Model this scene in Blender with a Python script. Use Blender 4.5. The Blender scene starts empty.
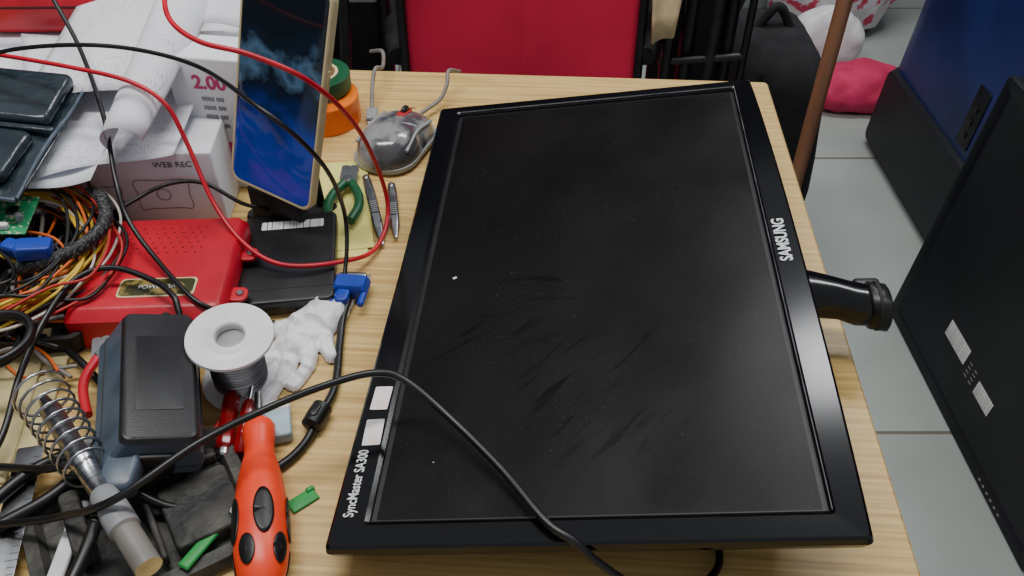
import bpy, bmesh, math, random
from mathutils import Vector, Matrix, Quaternion, noise
random.seed(7)
S=bpy.context.scene; COL=S.collection
pi=math.pi
# ---------------------------------------------------------------- materials
def srgb(c):
    return tuple(((x/255)/12.92 if x/255<=.04045 else ((x/255+.055)/1.055)**2.4) for x in c)+(1,)
def mat(name,c,rough=.5,metal=0,spec=.5,c2=None,nscale=40,bump=0,bscale=200,trans=0,coat=0,mapscale=(1,1,1),lo=.4,hi=.65,detail=4,sss=0):
    m=bpy.data.materials.new(name); m.use_nodes=True
    N=m.node_tree.nodes; L=m.node_tree.links; b=N['Principled BSDF']
    b.inputs['Roughness'].default_value=rough; b.inputs['Metallic'].default_value=metal
    b.inputs['Specular IOR Level'].default_value=spec
    b.inputs['Transmission Weight'].default_value=trans
    b.inputs['Coat Weight'].default_value=coat
    tc=N.new('ShaderNodeTexCoord'); mp=N.new('ShaderNodeMapping'); mp.inputs['Scale'].default_value=mapscale
    L.new(tc.outputs['Object'],mp.inputs['Vector'])
    n=N.new('ShaderNodeTexNoise'); n.inputs['Scale'].default_value=nscale; n.inputs['Detail'].default_value=detail
    L.new(mp.outputs[0],n.inputs['Vector'])
    r=N.new('ShaderNodeValToRGB'); r.color_ramp.elements[0].position=lo; r.color_ramp.elements[1].position=hi
    c=srgb(c); c2=srgb(c2) if c2 else tuple(x*.82 for x in c[:3])+(1,)
    r.color_ramp.elements[0].color=c; r.color_ramp.elements[1].color=c2
    L.new(n.outputs['Fac'],r.inputs['Fac']); L.new(r.outputs['Color'],b.inputs['Base Color'])
    if bump:
        n2=N.new('ShaderNodeTexNoise'); n2.inputs['Scale'].default_value=bscale; L.new(mp.outputs[0],n2.inputs['Vector'])
        bp=N.new('ShaderNodeBump'); bp.inputs['Strength'].default_value=bump; bp.inputs['Distance'].default_value=.002
        L.new(n2.outputs['Fac'],bp.inputs['Height']); L.new(bp.outputs[0],b.inputs['Normal'])
    m['ramp']=r.name
    return m
M={}
M['black']=mat('black_plastic',(16,16,18),.4,c2=(26,26,29))
M['gloss']=mat('glossy_black_bezel',(7,8,11),.14,spec=.45,c2=(13,14,18),nscale=8)
M['blackmat']=mat('matte_black',(24,24,26),.7,c2=(40,39,38),nscale=60,bump=.2)
M['fabricblack']=mat('black_fabric',(16,16,19),.9,c2=(28,28,32),nscale=30,bump=.4,bscale=400)
M['cable']=mat('cable_rubber',(16,16,18),.38,c2=(24,24,28))
M['redcable']=mat('red_cable_rubber',(210,28,50),.35,c2=(185,20,40))
M['redmetal']=mat('red_painted_metal',(212,30,52),.35,c2=(185,22,42),nscale=15,bump=.08,bscale=500)
M['redfab']=mat('red_fabric',(222,30,74),.85,c2=(202,24,64),nscale=6,bump=.3,bscale=700)
M['white']=mat('white_plastic',(238,238,239),.35,c2=(225,225,227))
M['paper']=mat('white_paper',(234,236,242),.8,c2=(218,220,228),nscale=6)
M['glove']=mat('white_latex',(242,242,244),.45,c2=(230,230,235),nscale=30)
M['steel']=mat('brushed_steel',(190,192,196),.28,metal=1,c2=(150,152,156),mapscale=(1,1,12))
M['solder']=mat('solder_wire_metal',(180,180,182),.3,metal=1,c2=(120,120,122),mapscale=(1,1,60),nscale=12)
M['orange']=mat('orange_rubber',(255,72,34),.38,c2=(240,58,28))
M['blue']=mat('blue_plastic',(25,65,175),.4,c2=(20,52,150))
M['navy']=mat('navy_shell',(34,46,110),.38,c2=(20,30,82),nscale=5)
M['green']=mat('green_plastic',(40,150,70),.5)
M['dkgreen']=mat('dark_green_plastic',(16,90,55),.4)
M['pcb']=mat('green_pcb',(30,140,90),.4,c2=(180,190,150),nscale=260,lo=.56,hi=.6)
M['yellow']=mat('yellow_wire',(228,190,60),.45)
M['owire']=mat('orange_wire',(225,105,40),.45)
M['rwire']=mat('red_wire',(190,40,40),.45)
M['wwire']=mat('white_wire',(220,215,205),.45)
M['braid']=mat('braided_sleeve',(20,20,22),.6,c2=(90,90,92),nscale=500,lo=.52,hi=.58)
M['grey']=mat('grey_cable',(130,125,120),.45)
M['ltblue']=mat('pale_blue_plastic',(175,200,210),.5)
M['cream']=mat('cream_card',(236,212,166),.8)
M['beige']=mat('beige_card',(205,190,140),.8,c2=(180,165,120))
M['note']=mat('yellow_note_paper',(232,222,130),.8,c2=(222,212,125))
M['pink']=mat('pink_cloth',(215,50,100),.8,c2=(180,30,70),nscale=12)
M['pinkprint']=mat('pink_print',(215,70,130),.6)
M['ink']=mat('grey_ink',(95,95,105),.7)
M['labelgreen']=mat('green_gold_label',(60,62,30),.35,c2=(150,130,70),nscale=90,lo=.5,hi=.6)
M['gold']=mat('champagne_case',(225,212,165),.3,c2=(210,195,150))
M['brownpole']=mat('brown_wood_pole',(155,108,80),.5,c2=(125,84,60),mapscale=(1,1,.1))
M['mouse']=mat('smoky_grey_shell',(140,140,143),.2,c2=(75,75,80),nscale=30,coat=.5,lo=.45,hi=.55)
M['silverpl']=mat('silver_plastic',(150,152,155),.35)
M['bag']=mat('antistatic_film',(30,42,50),.22,c2=(48,62,70),nscale=25,lo=.5,hi=.75,bump=.7,bscale=45,spec=.6)
M['redclear']=mat('red_translucent',(170,25,30),.15,trans=.4,c2=(140,20,24))
M['amber']=mat('amber_tape',(245,125,30),.25,c2=(230,100,20))
M['plush']=mat('speckled_bag',(225,222,225),.8,c2=(215,70,100),nscale=16,lo=.56,hi=.6)
M['dirty']=mat('dusty_dark_iron',(34,34,34),.6,c2=(95,92,84),nscale=35,bump=.8,bscale=120,lo=.42,hi=.8)
M['brick']=mat('adapter_plastic',(26,27,30),.42,c2=(36,37,40),nscale=20,bump=.1,bscale=900)
M['brickside']=mat('adapter_side',(80,95,110),.35,c2=(66,78,92))
M['wall']=mat('wall_paint',(70,66,86),.9,c2=(56,54,72),nscale=2)

def screen_mat():
    m=mat('dusty_lcd_panel',(7,7,9),.33,spec=.3,c2=(17,12,13),nscale=6,detail=9,lo=.35,hi=.72)  # reddish noise tone paints in the red chair's reflection; dust is mixed in below
    N=m.node_tree.nodes;L=m.node_tree.links;b=N['Principled BSDF']
    tc=N.new('ShaderNodeTexCoord')
    def no(scale,det,ms,rot=0,dist=0):
        mp=N.new('ShaderNodeMapping');mp.inputs['Scale'].default_value=ms
        r0=N.new('ShaderNodeVectorRotate');r0.rotation_type='Z_AXIS';r0.inputs['Angle'].default_value=rot
        L.new(tc.outputs['Object'],r0.inputs[0]);L.new(r0.outputs[0],mp.inputs[0])
        n=N.new('ShaderNodeTexNoise');n.inputs['Scale'].default_value=scale;n.inputs['Detail'].default_value=det;n.inputs['Distortion'].default_value=dist
        L.new(mp.outputs[0],n.inputs['Vector']);return n.outputs['Fac']
    def rng(x,a,b_,c,d):
        mr=N.new('ShaderNodeMapRange')
        for i,v in zip((1,2,3,4),(a,b_,c,d)):mr.inputs[i].default_value=v
        L.new(x,mr.inputs[0]);return mr.outputs[0]
    def math_(op,a,c):
        q=N.new('ShaderNodeMath');q.operation=op
        for i,x in enumerate((a,c)):
            if isinstance(x,(int,float)):q.inputs[i].default_value=x
            else:L.new(x,q.inputs[i])
        return q.outputs[0]
    L.new(rng(no(9,10,(1,.6,1),.5),.35,.7,.24,.42),b.inputs['Roughness'])
    def mask(x,y,r0,r1):
        d=N.new('ShaderNodeVectorMath');d.operation='DISTANCE';L.new(tc.outputs['Object'],d.inputs[0]);d.inputs[1].default_value=(x,y,-.0046)
        return rng(d.outputs['Value'],r0,r1,1,0)
    st=math_('MULTIPLY',rng(no(1,4,(120,18,1),.75,.8),.57,.68,0,.9),mask(.165,.13,.03,.09))
    st2=math_('MULTIPLY',rng(no(1,3,(120,16,1),.95,.6),.58,.70,0,.9),mask(.085,.16,.02,.06))
    st3=math_('MULTIPLY',rng(no(1,3,(110,18,1),1.5,.6),.58,.70,0,.8),mask(.12,.21,.02,.06))
    smear=math_('MAXIMUM',math_('MAXIMUM',st,st2),st3)
    dust=math_('MULTIPLY',rng(no(420,3,(1,1,1)),.58,.72,0,1),rng(no(14,6,(1,1,1)),.38,.65,.05,.6))
    mx=N.new('ShaderNodeMixRGB');mx.inputs[2].default_value=(.030,.026,.024,1);L.new(dust,mx.inputs[0]);L.new(N[m['ramp']].outputs[0],mx.inputs[1])
    mx2=N.new('ShaderNodeMixRGB');mx2.inputs[2].default_value=(.0008,.0008,.001,1);L.new(smear,mx2.inputs[0]);L.new(mx.outputs[0],mx2.inputs[1])
    v=N.new('ShaderNodeTexVoronoi');v.inputs['Scale'].default_value=60;L.new(tc.outputs['Object'],v.inputs['Vector'])
    lt=math_('LESS_THAN',v.outputs['Distance'],.035)
    mx3=N.new('ShaderNodeMixRGB');mx3.inputs[2].default_value=(.05,.048,.045,1);L.new(lt,mx3.inputs[0]);L.new(mx2.outputs[0],mx3.inputs[1]);L.new(mx3.outputs[0],b.inputs['Base Color'])
    L.new(rng(smear,0,1,.26,.12),b.inputs['Specular IOR Level'])
    return m
M['screen']=screen_mat()
M['wood']=mat('oak_laminate',(220,188,122),.42,c2=(180,143,82),mapscale=(2.2,70,20),nscale=3.2,detail=8,lo=.38,hi=.7)
M['woodedge']=mat('desk_edge_band',(150,112,66),.5,c2=(120,88,50),mapscale=(1,10,30),nscale=5)
def phone_glass():
    m=bpy.data.materials.new('phone_glass');m.use_nodes=True;N=m.node_tree.nodes;L=m.node_tree.links;b=N['Principled BSDF']
    tc=N.new('ShaderNodeTexCoord');sp=N.new('ShaderNodeSeparateXYZ');L.new(tc.outputs['Object'],sp.inputs[0])
    n=N.new('ShaderNodeTexNoise');n.inputs['Scale'].default_value=26;n.inputs['Detail'].default_value=4;L.new(tc.outputs['Object'],n.inputs[0])
    ad=N.new('ShaderNodeMath');ad.operation='MULTIPLY_ADD';ad.inputs[1].default_value=.12;L.new(n.outputs['Fac'],ad.inputs[0]);L.new(sp.outputs['Y'],ad.inputs[2])
    r=N.new('ShaderNodeValToRGB');mr=N.new('ShaderNodeMapRange');mr.inputs[1].default_value=.04;mr.inputs[2].default_value=.24
    L.new(ad.outputs[0],mr.inputs[0]);L.new(mr.outputs[0],r.inputs[0])
    e=r.color_ramp.elements;e[0].color=srgb((22,52,150));e[1].color=srgb((14,20,26));e[1].position=.86  # ramp paints dark and cloudy reflections over the blue; emission adds glow
    for p,c in((.35,(16,42,125)),(.5,(12,28,66)),(.60,(14,20,30)),(.68,(60,86,110)),(.75,(16,26,38))):
        x=e.new(p);x.color=srgb(c)
    L.new(r.outputs[0],b.inputs['Base Color']);b.inputs['Roughness'].default_value=.07
    L.new(r.outputs[0],b.inputs['Emission Color']);b.inputs['Emission Strength'].default_value=.45
    return m
M['phoneglass']=phone_glass()
def tiles():
    m=bpy.data.materials.new('floor_tiles');m.use_nodes=True;N=m.node_tree.nodes;L=m.node_tree.links;b=N['Principled BSDF']
    tc=N.new('ShaderNodeTexCoord');mp=N.new('ShaderNodeMapping');mp.inputs['Location'].default_value=(-.55+8.8,-1.0+8.8,0)
    L.new(tc.outputs['Object'],mp.inputs[0])
    br=N.new('ShaderNodeTexBrick');br.offset=0;br.inputs['Scale'].default_value=1;br.inputs['Brick Width'].default_value=.88;br.inputs['Row Height'].default_value=.88
    br.inputs['Mortar Size'].default_value=.004;br.inputs['Color1'].default_value=srgb((176,184,178));br.inputs['Color2'].default_value=srgb((170,178,172));br.inputs['Mortar'].default_value=srgb((120,114,102))
    L.new(mp.outputs[0],br.inputs['Vector'])
    n=N.new('ShaderNodeTexNoise');n.inputs['Scale'].default_value=9;n.inputs['Detail'].default_value=6;L.new(tc.outputs['Object'],n.inputs['Vector'])
    mx=N.new('ShaderNodeMixRGB');mx.blend_type='MULTIPLY';mx.inputs[0].default_value=.2
    L.new(br.outputs['Color'],mx.inputs[1]);L.new(n.outputs['Fac'],mx.inputs[2]);L.new(mx.outputs[0],b.inputs['Base Color'])
    b.inputs['Roughness'].default_value=.4
    return m
M['tiles']=tiles()
def printmat():
    m=mat('printed_paper',(234,236,242),.8,c2=(220,222,230),nscale=6)
    N=m.node_tree.nodes;L=m.node_tree.links;b=N['Principled BSDF']
    tc=N.new('ShaderNodeTexCoord');br=N.new('ShaderNodeTexBrick');br.inputs['Scale'].default_value=1
    br.inputs['Brick Width'].default_value=.003;br.inputs['Row Height'].default_value=.0055;br.inputs['Mortar Size'].default_value=.0012
    br.inputs['Color1'].default_value=(0,0,0,1);br.inputs['Color2'].default_value=(1,1,1,1);br.inputs['Mortar'].default_value=(1,1,1,1)
    L.new(tc.outputs['Object'],br.inputs['Vector'])
    n=N.new('ShaderNodeTexNoise');n.inputs['Scale'].default_value=16;L.new(tc.outputs['Object'],n.inputs['Vector'])
    g=N.new('ShaderNodeMath');g.operation='GREATER_THAN';g.inputs[1].default_value=.55;L.new(n.outputs['Fac'],g.inputs[0])
    inv=N.new('ShaderNodeMath');inv.operation='LESS_THAN';inv.inputs[1].default_value=.6;L.new(br.outputs['Color'],inv.inputs[0])
    mu=N.new('ShaderNodeMath');mu.operation='MULTIPLY';L.new(g.outputs[0],mu.inputs[0]);L.new(inv.outputs[0],mu.inputs[1])
    mx=N.new('ShaderNodeMixRGB');mx.inputs[2].default_value=srgb((172,174,186));L.new(mu.outputs[0],mx.inputs[0])
    L.new(N[m['ramp']].outputs[0],mx.inputs[1]);L.new(mx.outputs[0],b.inputs['Base Color'])
    return m
M['print']=printmat()
def barcode():
    m=bpy.data.materials.new('barcode_label');m.use_nodes=True;N=m.node_tree.nodes;L=m.node_tree.links;b=N['Principled BSDF']
    tc=N.new('ShaderNodeTexCoord');mp=N.new('ShaderNodeMapping');mp.inputs['Scale'].default_value=(700,1,1);L.new(tc.outputs['Object'],mp.inputs[0])
    n=N.new('ShaderNodeTexNoise');n.inputs['Scale'].default_value=1;n.inputs['Detail'].default_value=0;L.new(mp.outputs[0],n.inputs[0])
    r=N.new('ShaderNodeValToRGB');r.color_ramp.interpolation='CONSTANT';r.color_ramp.elements[0].color=srgb((90,90,92));r.color_ramp.elements[1].color=srgb((228,228,226));r.color_ramp.elements[1].position=.38
    L.new(n.outputs['Fac'],r.inputs[0]);L.new(r.outputs[0],b.inputs['Base Color']);b.inputs['Roughness'].default_value=.5
    return m
M['barcode']=barcode()

# ---------------------------------------------------------------- builders
def add(name,me,mats,parent=None,loc=(0,0,0),rot=(0,0,0),smooth=True):
    o=bpy.data.objects.new(name,me);COL.objects.link(o)
    for m in (mats if isinstance(mats,(list,tuple)) else [mats]): me.materials.append(m)
    if smooth:
        for p in me.polygons:p.use_smooth=True
    o.location=loc;o.rotation_euler=rot
    if parent:o.parent=parent
    return o
def sharp(o,ang=35):
    me=o.data; bm=bmesh.new();bm.from_mesh(me)
    for e in bm.edges:
        if len(e.link_faces)==2 and e.calc_face_angle(0)>math.radians(ang): e.smooth=False
    bm.to_mesh(me);bm.free();return o
def grp(name,loc=(0,0,0),rot=(0,0,0)):
    e=bpy.data.objects.new(name,None);COL.objects.link(e);e.empty_display_size=.02;e.location=loc;e.rotation_euler=rot;return e
def rr(cx,cy,w,h,r,n=5):
    r=max(min(r,w/2-1e-5,h/2-1e-5),1e-5);P=[]
    for (sx,sy,a0) in ((1,1,0),(-1,1,pi/2),(-1,-1,pi),(1,-1,3*pi/2)):
        for i in range(n+1):
            a=a0+pi/2*i/n;P.append((cx+sx*(w/2-r)+r*math.cos(a),cy+sy*(h/2-r)+r*math.sin(a)))
    return P
def stack(name,rings,mats,parent=None,loc=(0,0,0),rot=(0,0,0),idx=None,capidx=0,ang=35,post=None):
    """rings: (cx,cy,w,h,r,z) from bottom to top, capped."""
    bm=bmesh.new();V=[]
    for (cx,cy,w,h,r,z) in rings:V.append([bm.verts.new((x,y,z)) for x,y in rr(cx,cy,w,h,r)])
    n=len(V[0])
    for k in range(len(V)-1):
        for i in range(n):
            f=bm.faces.new((V[k][i],V[k][(i+1)%n],V[k+1][(i+1)%n],V[k+1][i]))
            if idx:f.material_index=idx[k]
    bm.faces.new(V[0][::-1]);f=bm.faces.new(V[-1]);f.material_index=capidx
    if post:post(bm)
    bm.normal_update();me=bpy.data.meshes.new(name);bm.to_mesh(me);bm.free()
    return sharp(add(name,me,mats,parent,loc,rot),ang)
def rbox(name,size,mats,parent=None,loc=(0,0,0),rot=(0,0,0),r=.004,b=.0015):
    w,h,d=size;b=min(b,d/2.01)
    return stack(name,[(0,0,w-2*b,h-2*b,r,-d/2),(0,0,w-.6*b,h-.6*b,r,-d/2+.3*b),(0,0,w,h,r,-d/2+b),(0,0,w,h,r,d/2-b),(0,0,w-.6*b,h-.6*b,r,d/2-.3*b),(0,0,w-2*b,h-2*b,r,d/2)],mats,parent,loc,rot,ang=50)
def lathe(name,prof,mats,parent=None,loc=(0,0,0),rot=(0,0,0),n=32,idx=None,sx=1,sy=1):
    bm=bmesh.new();V=[]
    for r,z in prof:V.append([bm.verts.new((r*sx*math.cos(2*pi*i/n),r*sy*math.sin(2*pi*i/n),z)) for i in range(n)])
    for k in range(len(V)-1):
        for i in range(n):
            f=bm.faces.new((V[k][i],V[k][(i+1)%n],V[k+1][(i+1)%n],V[k+1][i]))
            if idx:f.material_index=idx[k]
    if prof[0]!=prof[-1]:
        bm.faces.new(V[0][::-1]);bm.faces.new(V[-1])
    bmesh.ops.recalc_face_normals(bm,faces=bm.faces)
    me=bpy.data.meshes.new(name);bm.to_mesh(me);bm.free()
    return sharp(add(name,me,mats,parent,loc,rot))
def aim(o,p0,p1):
    p0=Vector(p0);d=(Vector(p1)-p0);o.location=p0;o.rotation_mode='QUATERNION';o.rotation_quaternion=d.to_track_quat('Z','Y');return o
def rod(name,p0,p1,r,mats,parent=None,r2=None,n=20):
    L=(Vector(p1)-Vector(p0)).length;r2=r if r2 is None else r2;c=min(r,r2)*.25
    o=lathe(name,[(r-c,0),(r,c),(r2,L-c),(r2-c,L)],mats,parent,n=n);return aim(o,p0,p1)
def tube(name,paths,r,mats,parent=None,cyc=False,loc=(0,0,0)):
    """paths: list of point lists, smooth curve"""
    if not isinstance(paths[0][0],(list,tuple,Vector)):paths=[paths]
    cu=bpy.data.curves.new(name,'CURVE');cu.dimensions='3D';cu.bevel_depth=r;cu.bevel_resolution=4;cu.resolution_u=10;cu.use_fill_caps=True
    for P in paths:
        P=[Vector(p) for p in P];Q=[]
        n=len(P)
        for i in range(n-1 if not cyc else n):
            p1=P[i];p2=P[(i+1)%n];p0=P[i-1] if (i>0 or cyc) else p1*2-p2;p3=P[(i+2)%n] if (i+2<n or cyc) else p2*2-p1
            for k in range(8):
                t=k/8;Q.append(.5*((2*p1)+(p2-p0)*t+(2*p0-5*p1+4*p2-p3)*t*t+(3*p1-p0-3*p2+p3)*t**3))
        if not cyc:Q.append(P[-1])
        s=cu.splines.new('POLY');s.points.add(len(Q)-1);s.use_cyclic_u=cyc;s.use_smooth=True
        for i,q in enumerate(Q):s.points[i].co=(*q,1)
    o=bpy.data.objects.new(name,cu);COL.objects.link(o);o.location=loc
    cu.materials.append(mats)
    if parent:o.parent=parent
    return o
def text(name,body,size,m,parent,loc,rot=(0,0,0),ext=.0002,sx=1,bold=0):
    cu=bpy.data.curves.new(name,'FONT');cu.body=body;cu.size=size;cu.extrude=ext;cu.align_x='CENTER';cu.align_y='CENTER';cu.offset=bold
    o=bpy.data.objects.new(name,cu);COL.objects.link(o);cu.materials.append(m);o.location=loc;o.rotation_euler=rot;o.scale=(sx,1,1)
    if parent:o.parent=parent
    return o
def sheet(name,fn,nu,nv,mats,parent=None,thick=.0004,loc=(0,0,0),rot=(0,0,0)):
    bm=bmesh.new();G=[[bm.verts.new(fn(i/nu,j/nv)) for i in range(nu+1)] for j in range(nv+1)]
    for j in range(nv):
        for i in range(nu):bm.faces.new((G[j][i],G[j][i+1],G[j+1][i+1],G[j+1][i]))
    me=bpy.data.meshes.new(name);bm.to_mesh(me);bm.free();o=add(name,me,mats,parent,loc,rot)
    s=o.modifiers.new('t','SOLIDIFY');s.thickness=thick;s.offset=0;return o
def bil(A,B,C,D,u,v):
    A,B,C,D=map(Vector,(A,B,C,D));return (A*(1-u)+B*u)*(1-v)+(D*(1-u)+C*u)*v
def crumple(o,strength,size,lvl=2):
    s=o.modifiers.new('s','SUBSURF');s.levels=lvl;s.render_levels=lvl
    t=bpy.data.textures.new('crumple','CLOUDS');t.noise_scale=size
    d=o.modifiers.new('d','DISPLACE');d.texture=t;d.strength=strength;d.texture_coords='GLOBAL';return o

# ---------------------------------------------------------------- room (desk top is z=0, floor z=-0.75; lifted at the end)
FZ=-.75
def plane_box(name,a,b,m):
    c=[(a[i]+b[i])/2 for i in range(3)];s=[abs(b[i]-a[i]) for i in range(3)]
    bm=bmesh.new();bmesh.ops.create_cube(bm,size=1);bmesh.ops.scale(bm,vec=s,verts=bm.verts)
    me=bpy.data.meshes.new(name);bm.to_mesh(me);bm.free();return add(name,me,m,None,c,smooth=False)
fl=plane_box('floor',(-2.5,-1.5,FZ-.05),(2.5,3.2,FZ),M['tiles']); 
fl.data.transform(Matrix.Translation(fl.location));fl.location=(0,0,0)
plane_box('wall_back',(-2.5,3.2,FZ),(2.5,3.3,1.9),M['wall'])
plane_box('wall_left',(-2.6,-1.5,FZ),(-2.5,3.3,1.9),M['wall'])
plane_box('wall_right',(2.5,-1.5,FZ),(2.6,3.3,1.9),M['wall'])
plane_box('baseboard_back',(-2.5,3.18,FZ),(2.5,3.2,FZ+.1),M['black'])

# ---------------------------------------------------------------- desk
dk=grp('wooden_desk',(.292,.906,0),(0,0,math.radians(-3.5)))
top=stack('desk_top',[(-.65,-.42,1.3,.84,.004,-.028),(-.65,-.42,1.3,.84,.004,-.002),(-.65,-.42,1.296,.836,.004,0)],[M['wood'],M['woodedge']],dk,idx=[1,0])
for i,(x,y) in enumerate(((-.04,-.04),(-.04,-.8),(-1.26,-.04),(-1.26,-.8))):
    rbox('leg_%d'%(i+1),(.05,.05,.72),M['woodedge'],dk,(x,y,-.028-.36))
rbox('apron_right',(.02,.72,.08),M['woodedge'],dk,(-.04,-.42,-.07));rbox('apron_back',(1.2,.02,.08),M['woodedge'],dk,(-.65,-.04,-.07))

# ---------------------------------------------------------------- main monitor
W,L=.310,.512
mo=grp('lcd_monitor',(-.1103,.286,.03));mo.rotation_mode='QUATERNION'
mo.rotation_quaternion=Quaternion((0,0,1),-.0712)@Quaternion((0,1,0),-.1482)
cx,cy=W/2,L/2
ix0,ix1,iy0,iy1=.022,W-.018,.020,L-.014
ic=((ix0+ix1)/2,(iy0+iy1)/2,ix1-ix0,iy1-iy0)
def chin(bm):
    for k in range(1,16):
        bmesh.ops.bisect_plane(bm,geom=bm.verts[:]+bm.edges[:]+bm.faces[:],plane_co=(0,L*k/16,0),plane_no=(0,1,0))
    for v in bm.verts:
        if v.co.x>W-.010:v.co.x+=.002*(v.co.y<cy)+.0055*max(0,1-((v.co.y-cy)/(L/2))**2)**.8 if v.co.y>=cy else .002+.0035*max(0,1-((v.co.y-cy)/(L/2))**2)**.8
        if v.co.x<.006:v.co.x-=.003*max(0,1-v.co.y/.25)
stack('bezel_frame',[(cx,cy,W-.018,L-.018,.004,-.016),(cx,cy,W-.004,L-.004,.004,-.0105),(cx,cy,W,L,.0035,-.005),(cx,cy,W-.0016,L-.0016,.0035,-.0012),(cx,cy,W-.005,L-.005,.003,0),
   (*ic[:2],ic[2]+.006,ic[3]+.006,.003,-.0004),(*ic[:2],ic[2]+.001,ic[3]+.001,.001,-.0022),(*ic[:2],ic[2],ic[3],.001,-.0045),(*ic[:2],ic[2]-.006,ic[3]-.006,.001,-.0046)],
   [M['gloss'],M['screen'],M['black']],mo,idx=[2,0,0,0,0,0,0,2],capidx=1,ang=25,post=chin)
bm=bmesh.new()
def ring(x0,x1,y0,y1,za,zb):
    return [bm.verts.new(p) for p in ((x0,y0,za),(x1,y0,zb),(x1,y1,zb),(x0,y1,za))]
R1=ring(.012,.298,.012,.49,-.015,-.015);R2=ring(.05,.285,.09,.42,-.036,-.066)
for i in range(4):bm.faces.new((R1[i],R1[(i+1)%4],R2[(i+1)%4],R2[i]))
bm.faces.new(R2);bm.faces.new(R1[::-1]);bmesh.ops.recalc_face_normals(bm,faces=bm.faces)
me=bpy.data.meshes.new('back_shell');bm.to_mesh(me);bm.free();o=add('back_shell',me,M['black'],mo,smooth=False)
bv=o.modifiers.new('b','BEVEL');bv.width=.006;bv.segments=3
gloss_line=mat('painted_gloss_line',(105,107,112),.35,c2=(40,42,46),nscale=25)  # grey strips paint the bright highlight along the bezel's inner edge
rbox('gloss_line_right',(.0008,ic[3],.0012),gloss_line,mo,(ix1+.0012,ic[1],-.0004),b=.0003)
rbox('gloss_line_far',(ic[2],.0007,.0012),gloss_line,mo,(ic[0],iy1+.0010,-.0006),b=.0003)
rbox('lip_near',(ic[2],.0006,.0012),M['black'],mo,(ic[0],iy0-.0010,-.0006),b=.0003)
tw=mat('white_print',(225,228,232),.5)
text('logo_text','SAMSUNG',.0128,tw,mo,(.3025,.262,.0003),(0,0,pi/2),sx=.88,bold=.0003)
text('model_text','SyncMaster SA300',.0095,tw,mo,(.0085,.048,.0003),(0,0,pi/2),sx=.72,bold=.0001)
stk=mat('torn_sticker',(236,228,226),.6,c2=(225,190,175),nscale=60,lo=.55,hi=.8)
rbox('sticker_1',(.0125,.022,.0004),stk,mo,(.0115,.0885,.0003),(0,0,.03),b=.0001,r=.001)
rbox('sticker_2',(.0125,.021,.0004),stk,mo,(.0115,.1185,.0003),(0,0,-.03),b=.0001,r=.001)
for (x,y,w) in ((.047,.247,.0032),(.055,.0655,.0010)):
    rbox('paint_chip',(w,w*.7,.0003),tw,mo,(x,y,-.0044),(0,0,.5),b=.0001,r=.0003)
nk=grp('stand_neck');nk.parent=mo
nk.location=(.274,.236,-.033);nk.rotation_euler=(0,.06,0)
def neck(name,secs,m):
    bm=bmesh.new();V=[];n=24
    for (x,y,z,a,b) in secs:
        V.append([bm.verts.new((x,y+a*math.copysign(abs(math.cos(t))**.8,math.cos(t)),z+b*math.copysign(abs(math.sin(t))**.8,math.sin(t)))) for t in [2*pi*i/n for i in range(n)]])
    for k in range(len(V)-1):
        for i in range(n):bm.faces.new((V[k][i],V[k][(i+1)%n],V[k+1][(i+1)%n],V[k+1][i]))
    bm.faces.new(V[0][::-1]);bm.faces.new(V[-1]);bmesh.ops.recalc_face_normals(bm,faces=bm.faces)
    me=bpy.data.meshes.new(name);bm.to_mesh(me);bm.free();return sharp(add(name,me,m,nk),50)
neck('neck_body',[(0,0,.004,.026,.014),(.03,0,.004,.022,.016),(.048,-.001,.002,.018,.016),(.066,-.004,0,.0155,.015),(.078,-.008,-.002,.0165,.015),(.088,-.010,-.002,.016,.014)],M['gloss'])
neck('neck_collar',[(.086,-.010,-.002,.0150,.0145),(.088,-.010,-.002,.0175,.0165),(.100,-.012,-.003,.0175,.0165),(.1015,-.012,-.003,.0155,.0145),(.1015,-.012,-.003,.008,.008),(.099,-.012,-.003,.006,.006)],M['black'])
neck('collar_groove',[(.092,-.011,-.002,.0181,.0171),(.0945,-.011,-.002,.0181,.0171)],M['blackmat'])
rbox('latch_tab',(.020,.010,.012),M['black'],nk,(.090,.009,-.001),r=.003,b=.002)
rod('hinge_pin',(.100,-.008,-.003),(.106,-.008,-.003),.0035,M['steel'],nk)

# ---------------------------------------------------------------- cables
CB=.0025
tube('power_cable',[(-.34,.312,.012),(-.32,.31,.02),(-.277,.3055,.035),(-.233,.301,.060),(-.1925,.3374,.066),(-.156,.3694,.062),(-.118,.3845,.068),(-.09,.392,.070),(-.0704,.390,.065),(-.04,.3665,.055),(-.0074,.329,.053),(.019,.290,.055),(.036,.277,.053),(.0504,.270,.042),(.0742,.2640,.026),(.1046,.268,.016),(.1276,.29,.006),(.13,.32,.004)],CB,M['cable'])
tube('vga_cable',[(-.134,.534,.008),(-.136,.51,.006),(-.135,.486,.004),(-.132,.439,.004),(-.138,.410,.006),(-.1455,.385,.004),(-.159,.3665,.004),(-.18,.354,.004),(-.204,.366,.004),(-.225,.40,.004)],.0032,M['cable'])
tube('usb_cable',[(-.50,.66,.13),(-.46,.662,.145),(-.415,.665,.16),(-.3505,.656,.17),(-.296,.647,.17),(-.240,.618,.17),(-.18,.545,.18),(-.1516,.539,.155),(-.14,.561,.11),(-.14,.5895,.05),(-.139,.566,.022),(-.143,.536,.008),(-.159,.514,.005),(-.182,.505,.004),(-.201,.509,.004),(-.215,.49,.004)],.0018,M['cable'])
tube('usb_cable',[(-.46,.84,.20),(-.43,.79,.165),(-.390,.735,.13),(-.349,.658,.105),(-.326,.598,.08),(-.312,.5695,.06),(-.2834,.537,.046),(-.246,.498,.040),(-.2287,.4926,.03),(-.215,.487,.012)],.0020,M['cable'])
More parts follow.
